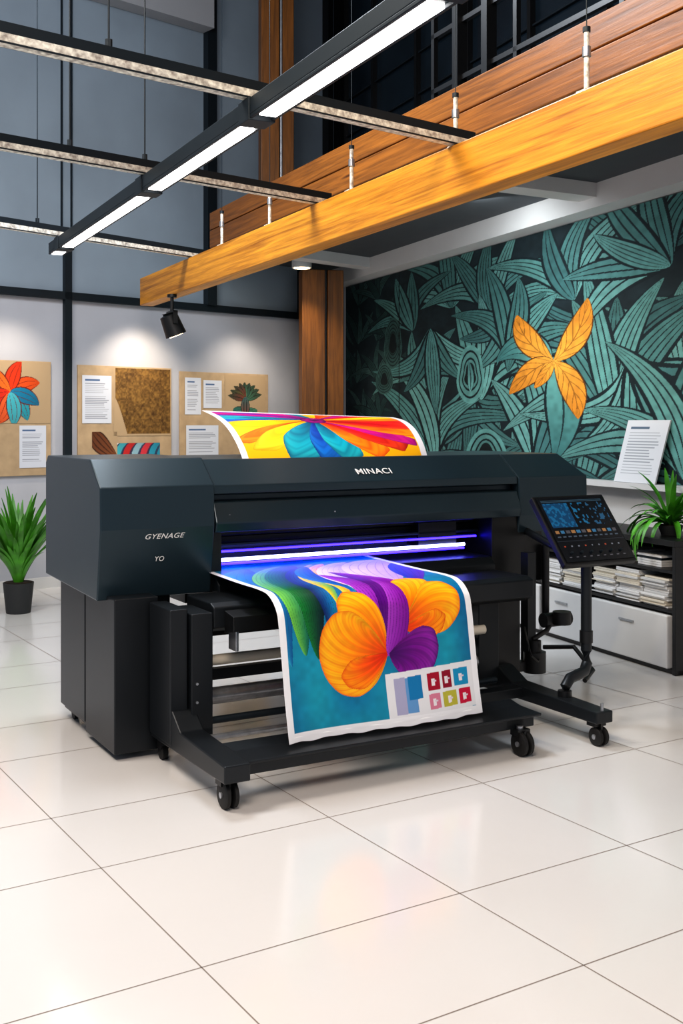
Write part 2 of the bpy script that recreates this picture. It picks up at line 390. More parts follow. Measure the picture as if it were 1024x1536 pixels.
leaf(C,gx,gz,(2.48,1.98),(2.25,2.25),(2.0,2.02),.13,lc,lc,lc,nl=0)
leaf(C,gx,gz,(2.48,1.98),(2.25,2.25),(2.0,2.02),.115,T1,T2,lc,nl=4,lw=.05,edge=0)
leaf(C,gx,gz,(2.5,1.95),(2.66,1.6),(2.5,1.2),.155,lc,lc,lc,nl=0)
leaf(C,gx,gz,(2.5,1.95),(2.66,1.6),(2.5,1.2),.14,T1,T2,lc,nl=2,lw=.04,edge=0)
G1=(.93,.66,.27);G2=(.82,.52,.16);GL=(.36,.21,.07)
for tip,mid,w in (((2.76,2.43),(2.72,2.12),.09),((2.19,2.39),(2.23,2.15),.09),((2.12,1.74),(2.33,1.97),.085),((2.69,1.53),(2.69,1.8),.09),((2.34,1.78),(2.44,1.88),.045)):
    leaf(C,gx,gz,(2.5,1.985),mid,tip,w*1.12,GL,GL,GL,nl=0,k=1.0,edge=0,pw=.75)
    leaf(C,gx,gz,(2.5,1.985),mid,tip,w,G1,G2,GL,nl=0,k=1.0,edge=.0,chev=5,pw=.75)
for w in (1.53/sx,): rect(C,gx,gz,w,w+.008,1,4,(.08,.11,.12))
C*=(.92+.16*smooth_noise(ny,nx,60,120))[...,None]
X,Z=np.meshgrid(np.linspace(0,W1-W0,nx),np.linspace(0,H,ny))
mu=empty('wall_mural',RW(W0,1.092,.03),RR)
sheet('mural_canvas',np.stack([X,np.zeros_like(X)-.002,Z],-1),C,P_mural,mu)
b=MB(); b.box(0,W1-W0,0,.025,0,H,M_white); b.obj('mural_panel',mu)

# ------------------------------------------------------------ pin boards
def board(s0,s1,z0,z1):
    e=empty('pin_board',LW(s1,0,.003),RL)
    b=MB(); b.box(0,s1-s0,-.02,0,z0,z1,M_kraft); b.obj('backing',e,bevel=.002)
    return e,s1
def page(e,S,s0,s1,z0,z1,seed=0):
    w,h=s1-s0,z1-z0; gx,gz,pos=flat(w,h,70,110); C=np.ones((110,70,3))*np.array((.78,.80,.84))
    r=random.Random(seed); z=h-.05
    rect(C,gx,gz,.03,w*.6,z,z+.014,(.3,.4,.55)); z-=.03
    while z>.04:
        rect(C,gx,gz,.03,w-.03-r.random()*w*.2,z,z+.006,(.55,.57,.61)); z-=.017
        if r.random()<.12: z-=.02
    sheet('printed_page',pos,C,P_mural,e,loc=(S-s1,-.024,z0))
def art(e,S,s0,s1,z0,z1,fn,nx=90,ny=90,bg=(.68,.59,.47)):
    w,h=s1-s0,z1-z0; gx,gz,pos=flat(w,h,nx,ny); C=np.ones((ny,nx,3))*np.array(bg); fn(C,gx,gz,w,h)
    sheet('artwork',pos,C,P_mural,e,loc=(S-s1,-.0235,z0))
e,S=board(3.62,4.35,1.03,2.06)
def fl(C,gx,gz,w,h):
    c=(w*.42,h*.5)
    for an,co in ((.3,(.93,.35,.12)),(1.2,(.90,.25,.1)),(2.2,(.95,.45,.15)),(3.2,(.85,.2,.12)),(4.3,(.93,.4,.2)),(5.3,(.2,.65,.72)),(5.9,(.1,.5,.65)),(4.8,(.3,.7,.75))):
        L=.3; leaf(C,gx,gz,c,(c[0]+math.cos(an+.3)*L*.6,c[1]+math.sin(an+.3)*L*.6),(c[0]+math.cos(an)*L,c[1]+math.sin(an)*L),.075,co,tuple(v*.8 for v in co),(.4,.12,.08),nl=3,lw=.04,pw=.7)
art(e,S,3.63,4.3,1.5,2.05,fl,140,120)
page(e,S,3.67,3.93,1.1,1.48,3)
e,S=board(2.314,3.346,1.04,2.045)
page(e,S,2.993,3.304,1.5,1.95,5)
def gold(C,gx,gz,w,h):
    ny,nx=C.shape[:2]; n=smooth_noise(ny,nx,22,22)*.5+smooth_noise(ny,nx,50,50)*.5
    X,Z=np.meshgrid(gx,gz); m=(X>.02+.22*np.clip((h*.55-Z)/h,0,1)**.8)&(Z>.02)
    c=np.array((.26,.18,.09))*(1-n[...,None])+np.array((.60,.46,.24))*n[...,None]; C[m]=c[m]
art(e,S,2.33,2.97,1.38,2.03,gold,120,120)
def brown(C,gx,gz,w,h):
    leaf(C,gx,gz,(.0,h),(w*.2,h*.6),(w,h*.1),.09,(.35,.2,.12),(.5,.3,.18),(.2,.1,.06),nl=4,pw=.6)
art(e,S,2.93,3.2,1.14,1.42,brown,60,60)
def strip_art(C,gx,gz,w,h):
    cs=[(.3,.7,.75),(.8,.2,.2),(.6,.75,.8),(.85,.25,.3),(.2,.6,.7)]
    for i,c in enumerate(cs): leaf(C,gx,gz,(w*(i+.1)/5,0),(w*(i+.5)/5,h*.8),(w*(i+1.2)/5,h),.09,c,tuple(v*.8 for v in c),(.2,.2,.3),nl=2,pw=.5)
art(e,S,2.45,2.93,1.06,1.31,strip_art,80,40,(.85,.85,.85))
e,S=board(1.085,2.211,1.04,2.02)
page(e,S,1.96,2.155,1.59,1.96,7); page(e,S,1.70,1.93,1.656,1.94,8); page(e,S,1.742,2.14,1.16,1.48,9)
def face(C,gx,gz,w,h):
    for i in range(9):
        an=.3+i*.33; leaf(C,gx,gz,(w*.5,h*.45),(w*.5+math.cos(an)*.1,h*.45+math.sin(an)*.12),(w*.5+math.cos(an)*.23,h*.45+math.sin(an)*.18),.04,R.choice([(.2,.4,.35),(.5,.25,.2),(.3,.5,.4),(.45,.35,.2)]),(.2,.25,.2),(.15,.15,.12),nl=2)
    leaf(C,gx,gz,(w*.2,h*.2),(w*.5,h*.05),(w*.8,h*.2),.07,(.2,.42,.38),(.3,.5,.4),(.12,.2,.2),nl=4,pw=.5)
    leaf(C,gx,gz,(w*.5,h*.1),(w*.5,h*.3),(w*.5,h*.5),.06,(.5,.3,.25),(.25,.4,.4),(.12,.15,.15),nl=3,pw=.5)
art(e,S,1.13,1.66,1.55,2.0,face,90,80)

# ------------------------------------------------------------ plants
def plant(loc,n,Ln,wid,pot_r,pot_h,spread,seed,droop=1):
    e=empty('potted_plant',loc); r=random.Random(seed)
    b=MB(); b.tube([(0,0,0),(0,0,.01),(0,0,pot_h-.02),(0,0,pot_h)],pot_r,M_pot,28,radii=[pot_r*.78,pot_r*.8,pot_r*.98,pot_r]); 
    b.tube([(0,0,pot_h),(0,0,pot_h+.004)],pot_r*.9,M_soil,24); b.obj('pot',e,smooth=True)
    b=MB()
    for i in range(n):
        an=r.uniform(0,6.283); L=Ln*r.uniform(.4,1.05); tilt=r.uniform(.05,spread); w=wid*r.uniform(.7,1.2)
        d=Vector((math.cos(an),math.sin(an),0)); s_=Vector((-d.y,d.x,0)); p=Vector((d.x*pot_r*.3,d.y*pot_r*.3,pot_h)); el=math.pi/2-tilt; V=[];N=9
        for k in range(N+1):
            t=k/N; hw=w*math.sin(math.pi*(t*.88+.1))**.8*.5
            cup=Vector((0,0,hw*.35)); V+= [p-s_*hw+cup,p,p+s_*hw+cup]
            p=p+(d*math.cos(el)+Vector((0,0,1))*math.sin(el))*L/N; el-=(.06+tilt*.2)*droop
        Fs=[]
        for k in range(N):
            for c in (0,1): Fs.append((3*k+c,3*k+c+1,3*k+c+4,3*k+c+3))
        b.add(V,Fs,M_leaf)
    b.obj('foliage',e,smooth=True)
plant((-2.56,8.72,0),150,.82,.045,.12,.24,.38,3,.8)

# ------------------------------------------------------------ cabinet
CB=Vector((1.975,6.52,0)); cb=empty('storage_shelf',CB,RR)
b=MB()
b.box(-2.0,0,0,.46,.765,.80,M_black); b.box(-2.0,0,.02,.46,.0,.03,M_black)
for x in (-2.0,-.87,-.03): b.box(x,x+.03,0.005,.46,0,.765,M_black)
b.box(-1.97,-.03,.01,.46,.60,.62,M_black); b.box(-1.97,-.03,.01,.46,.365,.385,M_black); b.box(-1.97,-.03,.445,.46,.03,.765,M_black)
b.obj('frame',cb,bevel=.002)
b=MB()
for x0,x1 in ((-.82,-.06),(-1.38,-.91),(-1.93,-1.42)):
    b.box(x0,x1,-.01,.42,.032,.35,M_white)
b.obj('storage_boxes',cb,bevel=.008)
b=MB()
for x0,x1 in ((-.82,-.06),(-1.38,-.91),(-1.93,-1.42)):
    b.box((x0+x1)/2-.07,(x0+x1)/2+.07,-.018,-.01,.26,.272,M_steel)
b.obj('box_handles',cb)
b=MB(); r=random.Random(5)
for x0 in (-1.9,-1.66,-1.42,-1.16,-.82,-.57,-.32):
    z=.387; top=r.uniform(.52,.58)
    while z<top:
        h=r.uniform(.006,.016); j=r.uniform(-.012,.012); b.box(x0+j,x0+.225+j,.02+j,.33+j,z,z+h*.85,r.choice([M_paper,M_paper,M_cream,M_white])); z+=h
for x0 in (-1.8,-1.2,-.7,-.4):
    z=.622
    for k in range(5): j=r.uniform(-.01,.01); b.box(x0+j,x0+.22,.05,.33,z,z+.012,r.choice([M_paper,M_body2,M_dsteel])); z+=.014
b.obj('paper_stacks',cb)
pl=CB+D*(-.30)+(-DN)*.22
plant((pl.x,pl.y,.803),80,.42,.036,.075,.06,1.15,8)
dm=empty('document_stand',RW(5.12,1.092,.12),RR)
gx,gz,pos=flat(.44,.43,110,110); C=np.ones((110,110,3))*np.array((.84,.85,.87))
rect(C,gx,gz,.05,.25,.37,.385,(.35,.42,.5)); z=.34
while z>.05: rect(C,gx,gz,.05,.39-random.random()*.1,z,z+.006,(.6,.62,.65)); z-=.02
pos[...,0]+=pos[...,2]*.16; pos[...,1]+=pos[...,2]*.17
sheet('printed_page',pos,C,P_mural,dm)
b=MB(); b.add([(0,.004,0),(.44,.004,0),(.44+.069,.077,.43),(.069,.077,.43),(0,.012,0),(.44,.012,0),(.509,.085,.43),(.069,.085,.43)],[(0,1,2,3),(4,5,6,7),(0,1,5,4),(1,2,6,5),(2,3,7,6),(3,0,4,7)],M_white); b.obj('backing',dm)
b=MB(); b.box(0,.30,0,.09,0,.10,M_kraft); b.box(-.003,.303,-.003,.093,.10,.112,M_kraft); b.box(.05,.16,-.002,0,.03,.08,M_paper); q=RW(3.1,1.091,.115); b.obj('cardboard_box',loc=q,rz=RR,bevel=.002)

# ------------------------------------------------------------ PRINTER
TH=math.radians(29.5); PO=Vector((-.442,4.289,0))
pr=empty('large_format_printer',PO,TH)
b=MB(); b.prism_x([(.84,1.02),(.845,1.21),(1.0,1.335),(1.74,1.335),(1.78,1.30),(1.78,.72),(.895,.70)],-.25,.30,M_body); b.obj('left_hood',pr,bevel=.006)
b=MB(); b.prism_x([(1.03,1.325),(.875,1.205),(.87,1.165),(.93,1.16),(.93,1.13),(.875,1.125),(.835,1.03),(.85,.985),(1.25,.975),(1.75,.975),(1.75,1.325)],.306,2.12,M_body); b.obj('front_cover',pr,bevel=.005)
b=MB(); b.prism_x([(1.03,1.325),(.865,1.20),(.86,.99),(.90,.80),(1.70,.80),(1.75,1.325)],2.125,2.60,M_body,dx=[-.06,.02,.02,-.02,-.02,-.06])
b.obj('right_hood',pr,bevel=.006)
b=MB(); b.prism_x([(.92,1.13),(.875,1.12),(.835,1.03),(.92,1.0)],2.0,2.12,M_body); b.obj('cover_latch',pr,bevel=.004)
b=MB(); b.box(.30,2.13,1.22,1.70,.60,.98,M_black); b.box(.30,2.13,1.05,1.22,.95,.975,M_black)
b.box(1.95,2.3,.88,1.3,.62,.99,M_black); b.box(.28,.36,.9,1.3,.7,.99,M_black); b.obj('inner_chassis',pr,bevel=.003)
b=MB(); b.box(.36,1.95,1.08,1.12,.90,.94,M_body2); b.box(1.55,1.8,1.0,1.12,.84,.965,M_black); b.box(.36,1.95,1.0,1.03,.90,.915,M_dsteel); b.obj('carriage_rail',pr,bevel=.003)
b=MB(); b.tube([(.33,1.0,.876),(1.93,1.0,.876)],.0055,M_blue,10); b.box(.33,1.93,1.008,1.03,.870,.888,M_body2); b.obj('blue_led_strip',pr)
b=MB(); b.tube([(.33,.97,.838),(1.83,.97,.838)],.009,M_bluew,12); b.obj('uv_lamp_tube',pr)
b=MB(); b.tube([(.33,.975,.818),(1.83,.975,.818)],.006,M_blue,12); b.obj('uv_lamp_glow_tube',pr)
b=MB(); b.prism_x([(.86,.775),(.82,.74),(.82,.64),(1.25,.64),(1.25,.78),(.88,.78)],.31,1.93,M_body2)
b.prism_x([(.50,.695),(.50,.605),(.56,.58),(.82,.58),(.82,.71),(.54,.71)],.15,1.93,M_body2); b.obj('print_table',pr,bevel=.006)
b=MB(); b.prism_x([(.40,.665),(.40,.60),(.5,.58),(.5,.68)],.20,.46,M_black); b.box(.22,.235,.42,.50,.51,.60,M_steel); b.obj('table_bracket',pr,bevel=.003)
b=MB(); b.box(-.205,-.0,.78,1.22,.03,.72,M_body2); b.box(-.205,-.0,1.235,1.66,.07,.72,M_body2); b.box(-.19,-.02,.8,1.64,.05,.08,M_black); b.box(.0,.12,.95,1.6,.05,.72,M_black)
b.obj('ink_cabinet',pr,bevel=.005)
b=MB(); b.box(-.05,.03,.50,.76,.12,.70,M_body2); b.box(.035,.135,.47,.72,.12,.68,M_body2); b.obj('left_leg',pr,bevel=.005)
b=MB(); b.prism_x([(-.07,.115),(-.07,.185),(.40,.20),(.50,.27),(.76,.27),(.76,.10)],-.045,.065,M_body2); b.obj('left_foot',pr,bevel=.006)
b=MB(); b.box(1.67,1.80,.62,.84,.14,.60,M_body2); b.box(1.81,1.97,.66,1.3,.14,.64,M_black); b.obj('right_leg',pr,bevel=.005)
b=MB(); b.prism_x([(-.12,.11),(-.12,.165),(.5,.18),(.62,.24),(1.35,.24),(1.35,.10)],1.79,1.89,M_body2); b.obj('right_foot',pr,bevel=.006)
b=MB(); b.box(-.0,1.52,.0,.075,.115,.165,M_body2); b.prism_x([(-.03,.165),(.0,.16),(.12,.168),(.20,.185),(.20,.195),(.12,.18),(-.03,.178)],.05,1.54,M_body2)
b.box(1.36,1.46,.0,.5,.12,.16,M_body2); b.box(1.40,1.82,.42,.5,.12,.17,M_body2); b.obj('catch_tray',pr,bevel=.004)
b=MB()
b.tube([(.08,.62,.44),(1.7,.62,.44)],.024,M_cream,18); b.tube([(.08,.66,.27),(1.7,.66,.27)],.038,M_steel,20)
b.tube([(.06,.52,.20),(1.7,.52,.20)],.016,M_dsteel,14); b.tube([(.06,.42,.155),(1.4,.42,.155)],.014,M_steel,14)
b.box(.1,1.7,.70,.74,.33,.38,M_body2); b.box(.1,1.7,.85,.9,.5,.56,M_black); b.obj('take_up_rollers',pr,smooth=True)
def caster(a,bb,r=.05):
    b=MB()
    for o in (-.028,.006): b.tube([(a+o,bb,r),(a+o+.004,bb,r),(a+o+.018,bb,r),(a+o+.022,bb,r)],r,M_rubber,28,radii=[r*.86,r,r,r*.86])
    b.tube([(a-.034,bb,r),(a+.034,bb,r)],.012,M_steel,12)
    b.box(a-.006,a+.006,bb-.02,bb+.03,r,.112,M_black); b.box(a-.035,a+.035,bb-.01,bb+.045,.09,.118,M_black)
    b.tube([(a,bb+.02,.10),(a,bb+.02,.13)],.016,M_steel,12)
    b.obj('caster',pr,smooth=True)
caster(0.0,-.0,.055); caster(1.43,-.03,.055); caster(1.84,-.08,.043)
for (a_,b_) in ((-.15,1.58),(.0,.72),(1.84,1.25)): 
    b=MB(); b.tube([(a_-.012,b_,.035),(a_+.012,b_,.035)],.035,M_rubber,20); b.box(a_-.02,a_+.02,b_-.02,b_+.02,.05,.11,M_black); b.obj('rear_caster',pr,smooth=True)
b=MB()
b.box(2.07,2.125,.72,.78,.20,.80,M_body2); b.tube([(2.30,.85,.82),(2.30,.85,.42)],.022,M_black,14)
b.tube([(2.10,.70,.16),(2.10,.70,.27)],.06,M_black,20); b.tube([(2.10,.70,.27),(2.10,.70,.33)],.035,M_black,20)
b.box(1.88,2.12,.70,.76,.17,.22,M_black)
b.tube([(2.20,.75,.42),(2.38,.75,.42)],.04,M_black,16); b.tube([(2.29,.7,.40),(2.29,.7,.47)],.05,M_black,16)
b.tube([(2.10,.72,.33),(2.2,.72,.37),(2.26,.74,.42)],.014,M_black,10)
b.tube([(2.12,.65,.3),(2.2,.5,.32),(2.15,.3,.24),(2.05,.25,.21)],.012,M_black,10)
b.tube([(1.99,.65,.42),(1.97,.6,.36),(1.98,.58,.28),(2.04,.6,.24),(2.1,.66,.24)],.005,M_black,8)
b.obj('takeup_motor',pr,smooth=True,bevel=0)
b=MB(); pts=[(2.06,.25,.86),(2.06,.25,.5),(2.06,.25,.36),(2.055,.24,.30),(2.02,.22,.265),(1.96,.20,.26),(1.90,.19,.25),(1.865,.18,.22),(1.855,.175,.14)]
b.tube(pts,.027,M_body2,16); b.tube([(1.855,.175,.13),(1.855,.175,.20)],.034,M_black,16); b.tube([(2.06,.25,.40),(2.06,.25,.46)],.033,M_black,16)
b.tube([(2.06,.25,.80),(2.06,.5,.86),(2.2,.9,.9)],.02,M_body2,12)
b.tube([(1.84,-.10,.165),(1.84,-.10,.20)],.008,M_steel,10)
b.obj('panel_post',pr,smooth=True)
cp=bpy.data.objects.new('control_panel',None); link(cp,pr); cp.location=(1.84,.15,.81); cp.rotation_euler=(math.radians(-38.9),0,0)
b=MB(); b.box(0,.47,0,.035,0,.41,M_black); b.obj('bezel',cp,bevel=.006)
gx,gz,pos=flat(.44,.38,170,150); C=np.ones((150,170,3))*np.array((.035,.045,.06))
nz=smooth_noise(150,170,30,40)
def pane(x0,x1,z0,z1,a,bc,th=.62):
    i0,i1=np.searchsorted(gx,[x0,x1]);j0,j1=np.searchsorted(gz,[z0,z1]); s=nz[j0:j1,i0:i1]
    C[j0:j1,i0:i1]=np.where((s>th)[...,None],np.array(bc),np.array(a))
pane(.02,.18,.20,.345,(.06,.20,.31),(.08,.30,.43)); pane(.20,.28,.215,.345,(.03,.05,.07),(.10,.32,.44),.66); pane(.30,.42,.21,.345,(.035,.055,.075),(.12,.26,.36),.7)
for z in (.36,.352): rect(C,gx,gz,.02,.42,z,z+.003,(.2,.3,.36))
for i in range(12):
    x=.02+i*.034; rect(C,gx,gz,x,x+.024,.165,.183,[(.46,.34,.22),(.18,.34,.45),(.24,.24,.26)][i%3]); rect(C,gx,gz,x,x+.02,.142,.150,(.22,.26,.3))
rect(C,gx,gz,.0,.44,.118,.121,(.13,.15,.18))
for i in range(9):
    x=.03+i*.044; rect(C,gx,gz,x,x+.01,.085,.092,(.5,.22,.15) if i%3==0 else (.35,.37,.4)); rect(C,gx,gz,x,x+.016,.025,.029,(.28,.28,.3))
sheet('touch_screen',pos,C,P_screen,cp,loc=(.015,-.004,.015))
b=MB()
for i in range(6): x=.07+i*.064; b.tube([(x,-.005,.065),(x,-.014,.065)],.007,M_dsteel,14)
b.obj('knobs',cp,smooth=True)
def text(s_,loc,size,rx,off=.0,sc=1,shear=0):
    cu=bpy.data.curves.new('lettering','FONT'); cu.body=s_; cu.size=size; cu.extrude=.001; cu.align_x='CENTER'; cu.offset=off; cu.shear=shear; cu.space_character=1.08
    cu.materials.append(M_silver); o=bpy.data.objects.new('lettering',cu); o.location=loc; o.rotation_euler=(rx,0,0); o.scale=(sc,1,1); link(o,pr)
text('MINACI',(1.225,.912,1.24),.06,math.radians(38),.0003,1.0)
text('GYENAGE',(.05,.846,.972),.033,math.radians(97),.0002,1.2,.35); text('YO',(.03,.857,.868),.032,math.radians(97),.0002,1,.2)
b=MB()
for (x,z) in ((.06,.38),(.06,.30)): b.tube([(x,.470,z),(x,.464,z)],.006,M_steel,10)
b.tube([(.38,.872,1.06),(.38,.85,1.06)],.008,M_steel,10); b.tube([(.95,.862,1.06),(.95,.846,1.06)],.004,M_steel,10)
b.obj('screws',pr)

# ---- art
def resample(path,n):
    P=np.array(path,float); Q=[]
    for i in range(len(P)-1):
        p0=P[max(i-1,0)];p1=P[i];p2=P[i+1];p3=P[min(i+2,len(P)-1)]
        for t in np.linspace(0,1,24,endpoint=False):
            Q.append(.5*((2*p1)+(-p0+p2)*t+(2*p0-5*p1+4*p2-p3)*t*t+(-p0+3*p1-3*p2+p3)*t**3))
    Q.append(P[-1]); Q=np.array(Q); d=np.concatenate([[0],np.cumsum(np.linalg.norm(np.diff(Q,axis=0),axis=1))])
    s_=np.linspace(0,d[-1],n); return np.stack([np.interp(s_,d,Q[:,k]) for k in range(2)],-1),s_
nx,ny=480,640; Wd=.985
path,sv=resample([(.05,.195),(.085,.35),(.115,.52),(.14,.66),(.165,.725),(.23,.772),(.33,.786),(.6,.788),(1.12,.80)],ny)
gu=np.linspace(0,Wd,nx); C=np.ones((ny,nx,3))
Uu,Ss=np.meshgrid(gu,sv); n1=smooth_noise(ny,nx,9,6); n2=smooth_noise(ny,nx,60,40)
bgc=np.array((.03,.40,.60))*(1-n1[...,None])+np.array((.10,.60,.70))*n1[...,None]; C[:]=bgc*(.96+.06*n2[...,None])
Lf=lambda *a,**k: leaf(C,gu,sv,*a,**k)
dk=(.05,.12,.25)
Lf((.20,1.3),(-.10,.9),(.05,.30),.11,(.20,.66,.80),(.02,.34,.58),dk,nl=5,lw=.03,edge=.0,la=.25,mode='s')
Lf((.40,1.3),(.04,.95),(.12,.34),.09,(.45,.75,.30),(.02,.38,.34),(.03,.2,.15),nl=9,lw=.06,edge=.02,la=.35,mode='s',pw=.6)
Lf((.45,1.3),(.12,.95),(.18,.32),.09,(.06,.48,.20),(.01,.12,.18),(.02,.12,.1),nl=11,lw=.08,edge=.03,la=.45,mode='s',pw=.6)
Lf((.50,1.25),(.20,.95),(.25,.42),.06,(.03,.14,.38),(.05,.46,.68),dk,nl=6,lw=.06,edge=.03,la=.4,mode='s',pw=.6)
Lf((.56,1.3),(.28,.95),(.30,.52),.05,(.95,.78,.12),(.28,.62,.42),(.6,.4,.05),nl=5,lw=.05,edge=.03,la=.3,mode='s')
Lf((.62,1.3),(.34,1.0),(.37,.50),.055,(.98,.80,.30),(.95,.58,.10),(.7,.3,.05),nl=4,lw=.05,edge=.03,la=.4,mode='s')
Lf((.50,1.25),(.30,1.0),(.40,.60),.05,(.05,.48,.74),(.02,.26,.60),dk,nl=4,lw=.05,edge=.03,la=.35,mode='s')
Lf((.75,1.3),(.40,1.0),(.50,.32),.10,(.90,.84,.94),(.66,.54,.84),(.45,.3,.65),nl=7,lw=.04,edge=.0,la=.3,mode='s')
Lf((.95,1.3),(.70,1.1),(.62,.55),.15,(.86,.78,.92),(.70,.56,.88),(.4,.2,.6),nl=7,lw=.05,edge=.0,la=.3,mode='s')
Lf((1.0,1.2),(.90,.95),(.74,.60),.08,(.12,.2,.70),(.36,.15,.66),(.1,.1,.4),nl=5,lw=.05,edge=.02,la=.3,mode='s')
PU=((.24,.0,.36),(.46,.05,.58),(.66,.24,.78))
Lf((.515,.30),(.50,.60),(.44,1.0),.075,PU[1],PU[2],PU[0],nl=9,lw=.07,edge=.03,la=.45,mode='s',pw=.7)
Lf((.52,.30),(.66,.60),(.52,1.05),.09,(.60,.10,.68),(.32,.0,.48),PU[0],nl=11,lw=.08,edge=.03,la=.45,mode='s',pw=.7)
ORc=((.86,.20,.02),(.98,.58,.04),(1.,.80,.14)); ol=(.90,.36,.03)
# one broad right bloom made of overlapping lobes
fan(C,gu,sv,(.60,.42),[(28,.02),(40,.26),(52,.335),(64,.335),(76,.30),(88,.22),(100,.08),(104,.01)],*ORc,lines=110,curl=-.4,lc=ol,la=.5)
fan(C,gu,sv,(.60,.42),[(-32,.01),(-22,.13),(-8,.24),(8,.32),(24,.355),(38,.345),(50,.28),(58,.02)],*ORc,lines=110,curl=.5,lc=ol,la=.5,ph=2)
fan(C,gu,sv,(.60,.41),[(-30,.01),(-20,.15),(-6,.21),(10,.24),(22,.20),(32,.02)],(.84,.16,.02),(.95,.44,.02),(1.,.70,.06),lines=110,curl=-.5,lc=(.84,.24,.02),la=.5,ph=1)
# left bloom
fan(C,gu,sv,(.515,.315),[(86,.02),(94,.16),(106,.29),(120,.34),(134,.325),(146,.27),(154,.02)],*ORc,lines=110,curl=-.4,lc=ol,la=.5)
fan(C,gu,sv,(.515,.315),[(116,.02),(128,.24),(142,.31),(158,.335),(178,.335),(196,.315),(212,.285),(228,.23),(242,.13),(250,.02)],*ORc,lines=120,curl=.5,lc=ol,la=.5,ph=2)
fan(C,gu,sv,(.515,.315),[(176,.02),(184,.18),(198,.25),(212,.24),(228,.19),(246,.02)],(.80,.10,.02),(.94,.36,.02),(1.,.66,.05),lines=110,curl=.3,lc=(.84,.20,.02),la=.45,ph=1,edge=.006)
Lf((.52,.30),(.63,.46),(.58,.76),.055,(.48,.05,.58),(.66,.26,.78),PU[0],nl=7,lw=.07,edge=.04,la=.45,mode='s',pw=.6)
fan(C,gu,sv,(.52,.31),[(-78,.01),(-62,.10),(-42,.17),(-20,.235),(0,.26),(20,.26),(32,.2),(42,.01)],PU[0],(.44,.03,.52),(.60,.18,.68),lines=90,curl=.5,lc=PU[0],la=.5)
C=C*(.97+.05*n2[...,None])
def crect(u0,u1,s0,s1,c):
    m=(Uu>u0)&(Uu<u1)&(Ss-.03*(Uu-.5)>s0)&(Ss-.03*(Uu-.5)<s1); C[m]=c
crect(.49,.955,.025,.225,(.88,.89,.91))
crect(.53,.64,.045,.195,(.40,.60,.80)); crect(.53,.585,.045,.20,(.66,.66,.78)); crect(.60,.67,.10,.20,(.08,.48,.70))
sw=[(.70,.765,.125,.2,(.64,.03,.18)),(.78,.83,.125,.2,(.56,.04,.18)),(.845,.925,.125,.2,(.08,.56,.74)),(.70,.76,.045,.11,(.82,.50,.60)),(.775,.85,.045,.11,(.72,.70,.26)),(.865,.93,.045,.11,(.76,.03,.24))]
for q in sw: 
    crect(*q); u0,u1,s0,s1,_=q; um,sm=(u0+u1)/2,(s0+s1)/2; crect(um-.012,um+.006,sm-.018,sm+.012,(.9,.88,.9)); crect(um-.003,um+.016,sm-.002,sm+.005,(.85,.8,.85))
bd=.032
m=(Uu<bd)|(Uu>Wd-bd)|(Ss<bd+.004); C[m]=(.92,.93,.95)
Xa=.287+Uu; k_=np.clip(1-Ss/.6,0,1)
Yb=np.repeat(path[:,0][:,None],nx,1); Zb=np.repeat(path[:,1][:,None],nx,1)
Yb=Yb+k_*.012*np.sin(Uu*7)+k_*-.01*np.exp(-(Uu/.05)**2); Zb=Zb+ (Ss<.02)*.004*np.sin(Uu*40)*np.sin(Uu*13)
pf=empty('printed_poster',PO,TH)
sheet('printed_sheet',np.stack([Xa,Yb,Zb],-1),C,P_paint,pf)

nx,ny=480,300; Wd=1.10
path,sv=resample([(1.04,1.30),(1.12,1.39),(1.24,1.475),(1.38,1.53),(1.56,1.57)],ny)
gu=np.linspace(0,Wd,nx); C=np.ones((ny,nx,3))*np.array((.98,.72,.08)); Uu,Ss=np.meshgrid(gu,sv); ms=sv[-1]
cen=(.55,ms*.66)
pal={'y':((.92,.52,.03),(.99,.80,.06),(1.,.86,.20)),'o':((.80,.12,.03),(.97,.42,.05),(1.,.64,.12)),'r':((.55,.02,.08),(.88,.08,.10),(.95,.32,.14)),'m':((.36,.0,.35),(.78,.02,.50),(.86,.16,.56)),'t':((.0,.22,.36),(.0,.56,.66),(.18,.72,.76)),'b':((.02,.08,.36),(.04,.30,.70),(.1,.5,.8)),'p':((.22,.0,.36),(.44,.05,.58),(.60,.2,.68))}
seq=[('r',-26,10),('o',2,24),('y',16,38),('r',34,52),('m',46,66),('o',60,84),('y',78,100),('t',94,116),('m',110,140),('p',134,152),('m',146,164),('p',156,168),('t',162,184),('b',180,190),('y',186,218),('o',212,226),('y',220,240),('t',234,262),('b',254,272),('t',264,284),('o',280,300),('r',294,314),('m',306,320),('o',316,336),('r',330,350)]
sc_y=.55
for i,(c,a0,a1) in enumerate(seq):
    am=(a0+a1)/2; R0=.74
    fan(C,gu,sv/sc_y,(cen[0],cen[1]/sc_y),[(a0-6,.05),(a0,R0*.6),(am,R0),(a1,R0*.9),(a1+5,.05)],*pal[c],lines=46,curl=.6,la=.4,ph=i)
fan(C,gu,sv,cen,[(0,.07),(90,.05),(180,.08),(270,.05),(359,.07)],(.22,0,.28),(.66,.02,.46),(.42,.02,.42),lines=14,curl=2,la=.7)
m=(Uu<.035)|(Uu>Wd-.035)|(Ss>ms-.03); C[m]=(.92,.92,.94)
Xa=.54+Uu; Yb=np.repeat(path[:,0][:,None],nx,1); Zb=np.repeat(path[:,1][:,None],nx,1)
f=Ss/ms; Yb=Yb-f*.16*(Uu/Wd)**2+f*f*.03*np.exp(-(Uu/.15)**2); Zb=Zb-f*f*.035*(Uu/Wd)
pt=empty('printed_poster',PO,TH)
sheet('printed_sheet',np.stack([Xa,Yb,Zb],-1),C,P_paint,pt)

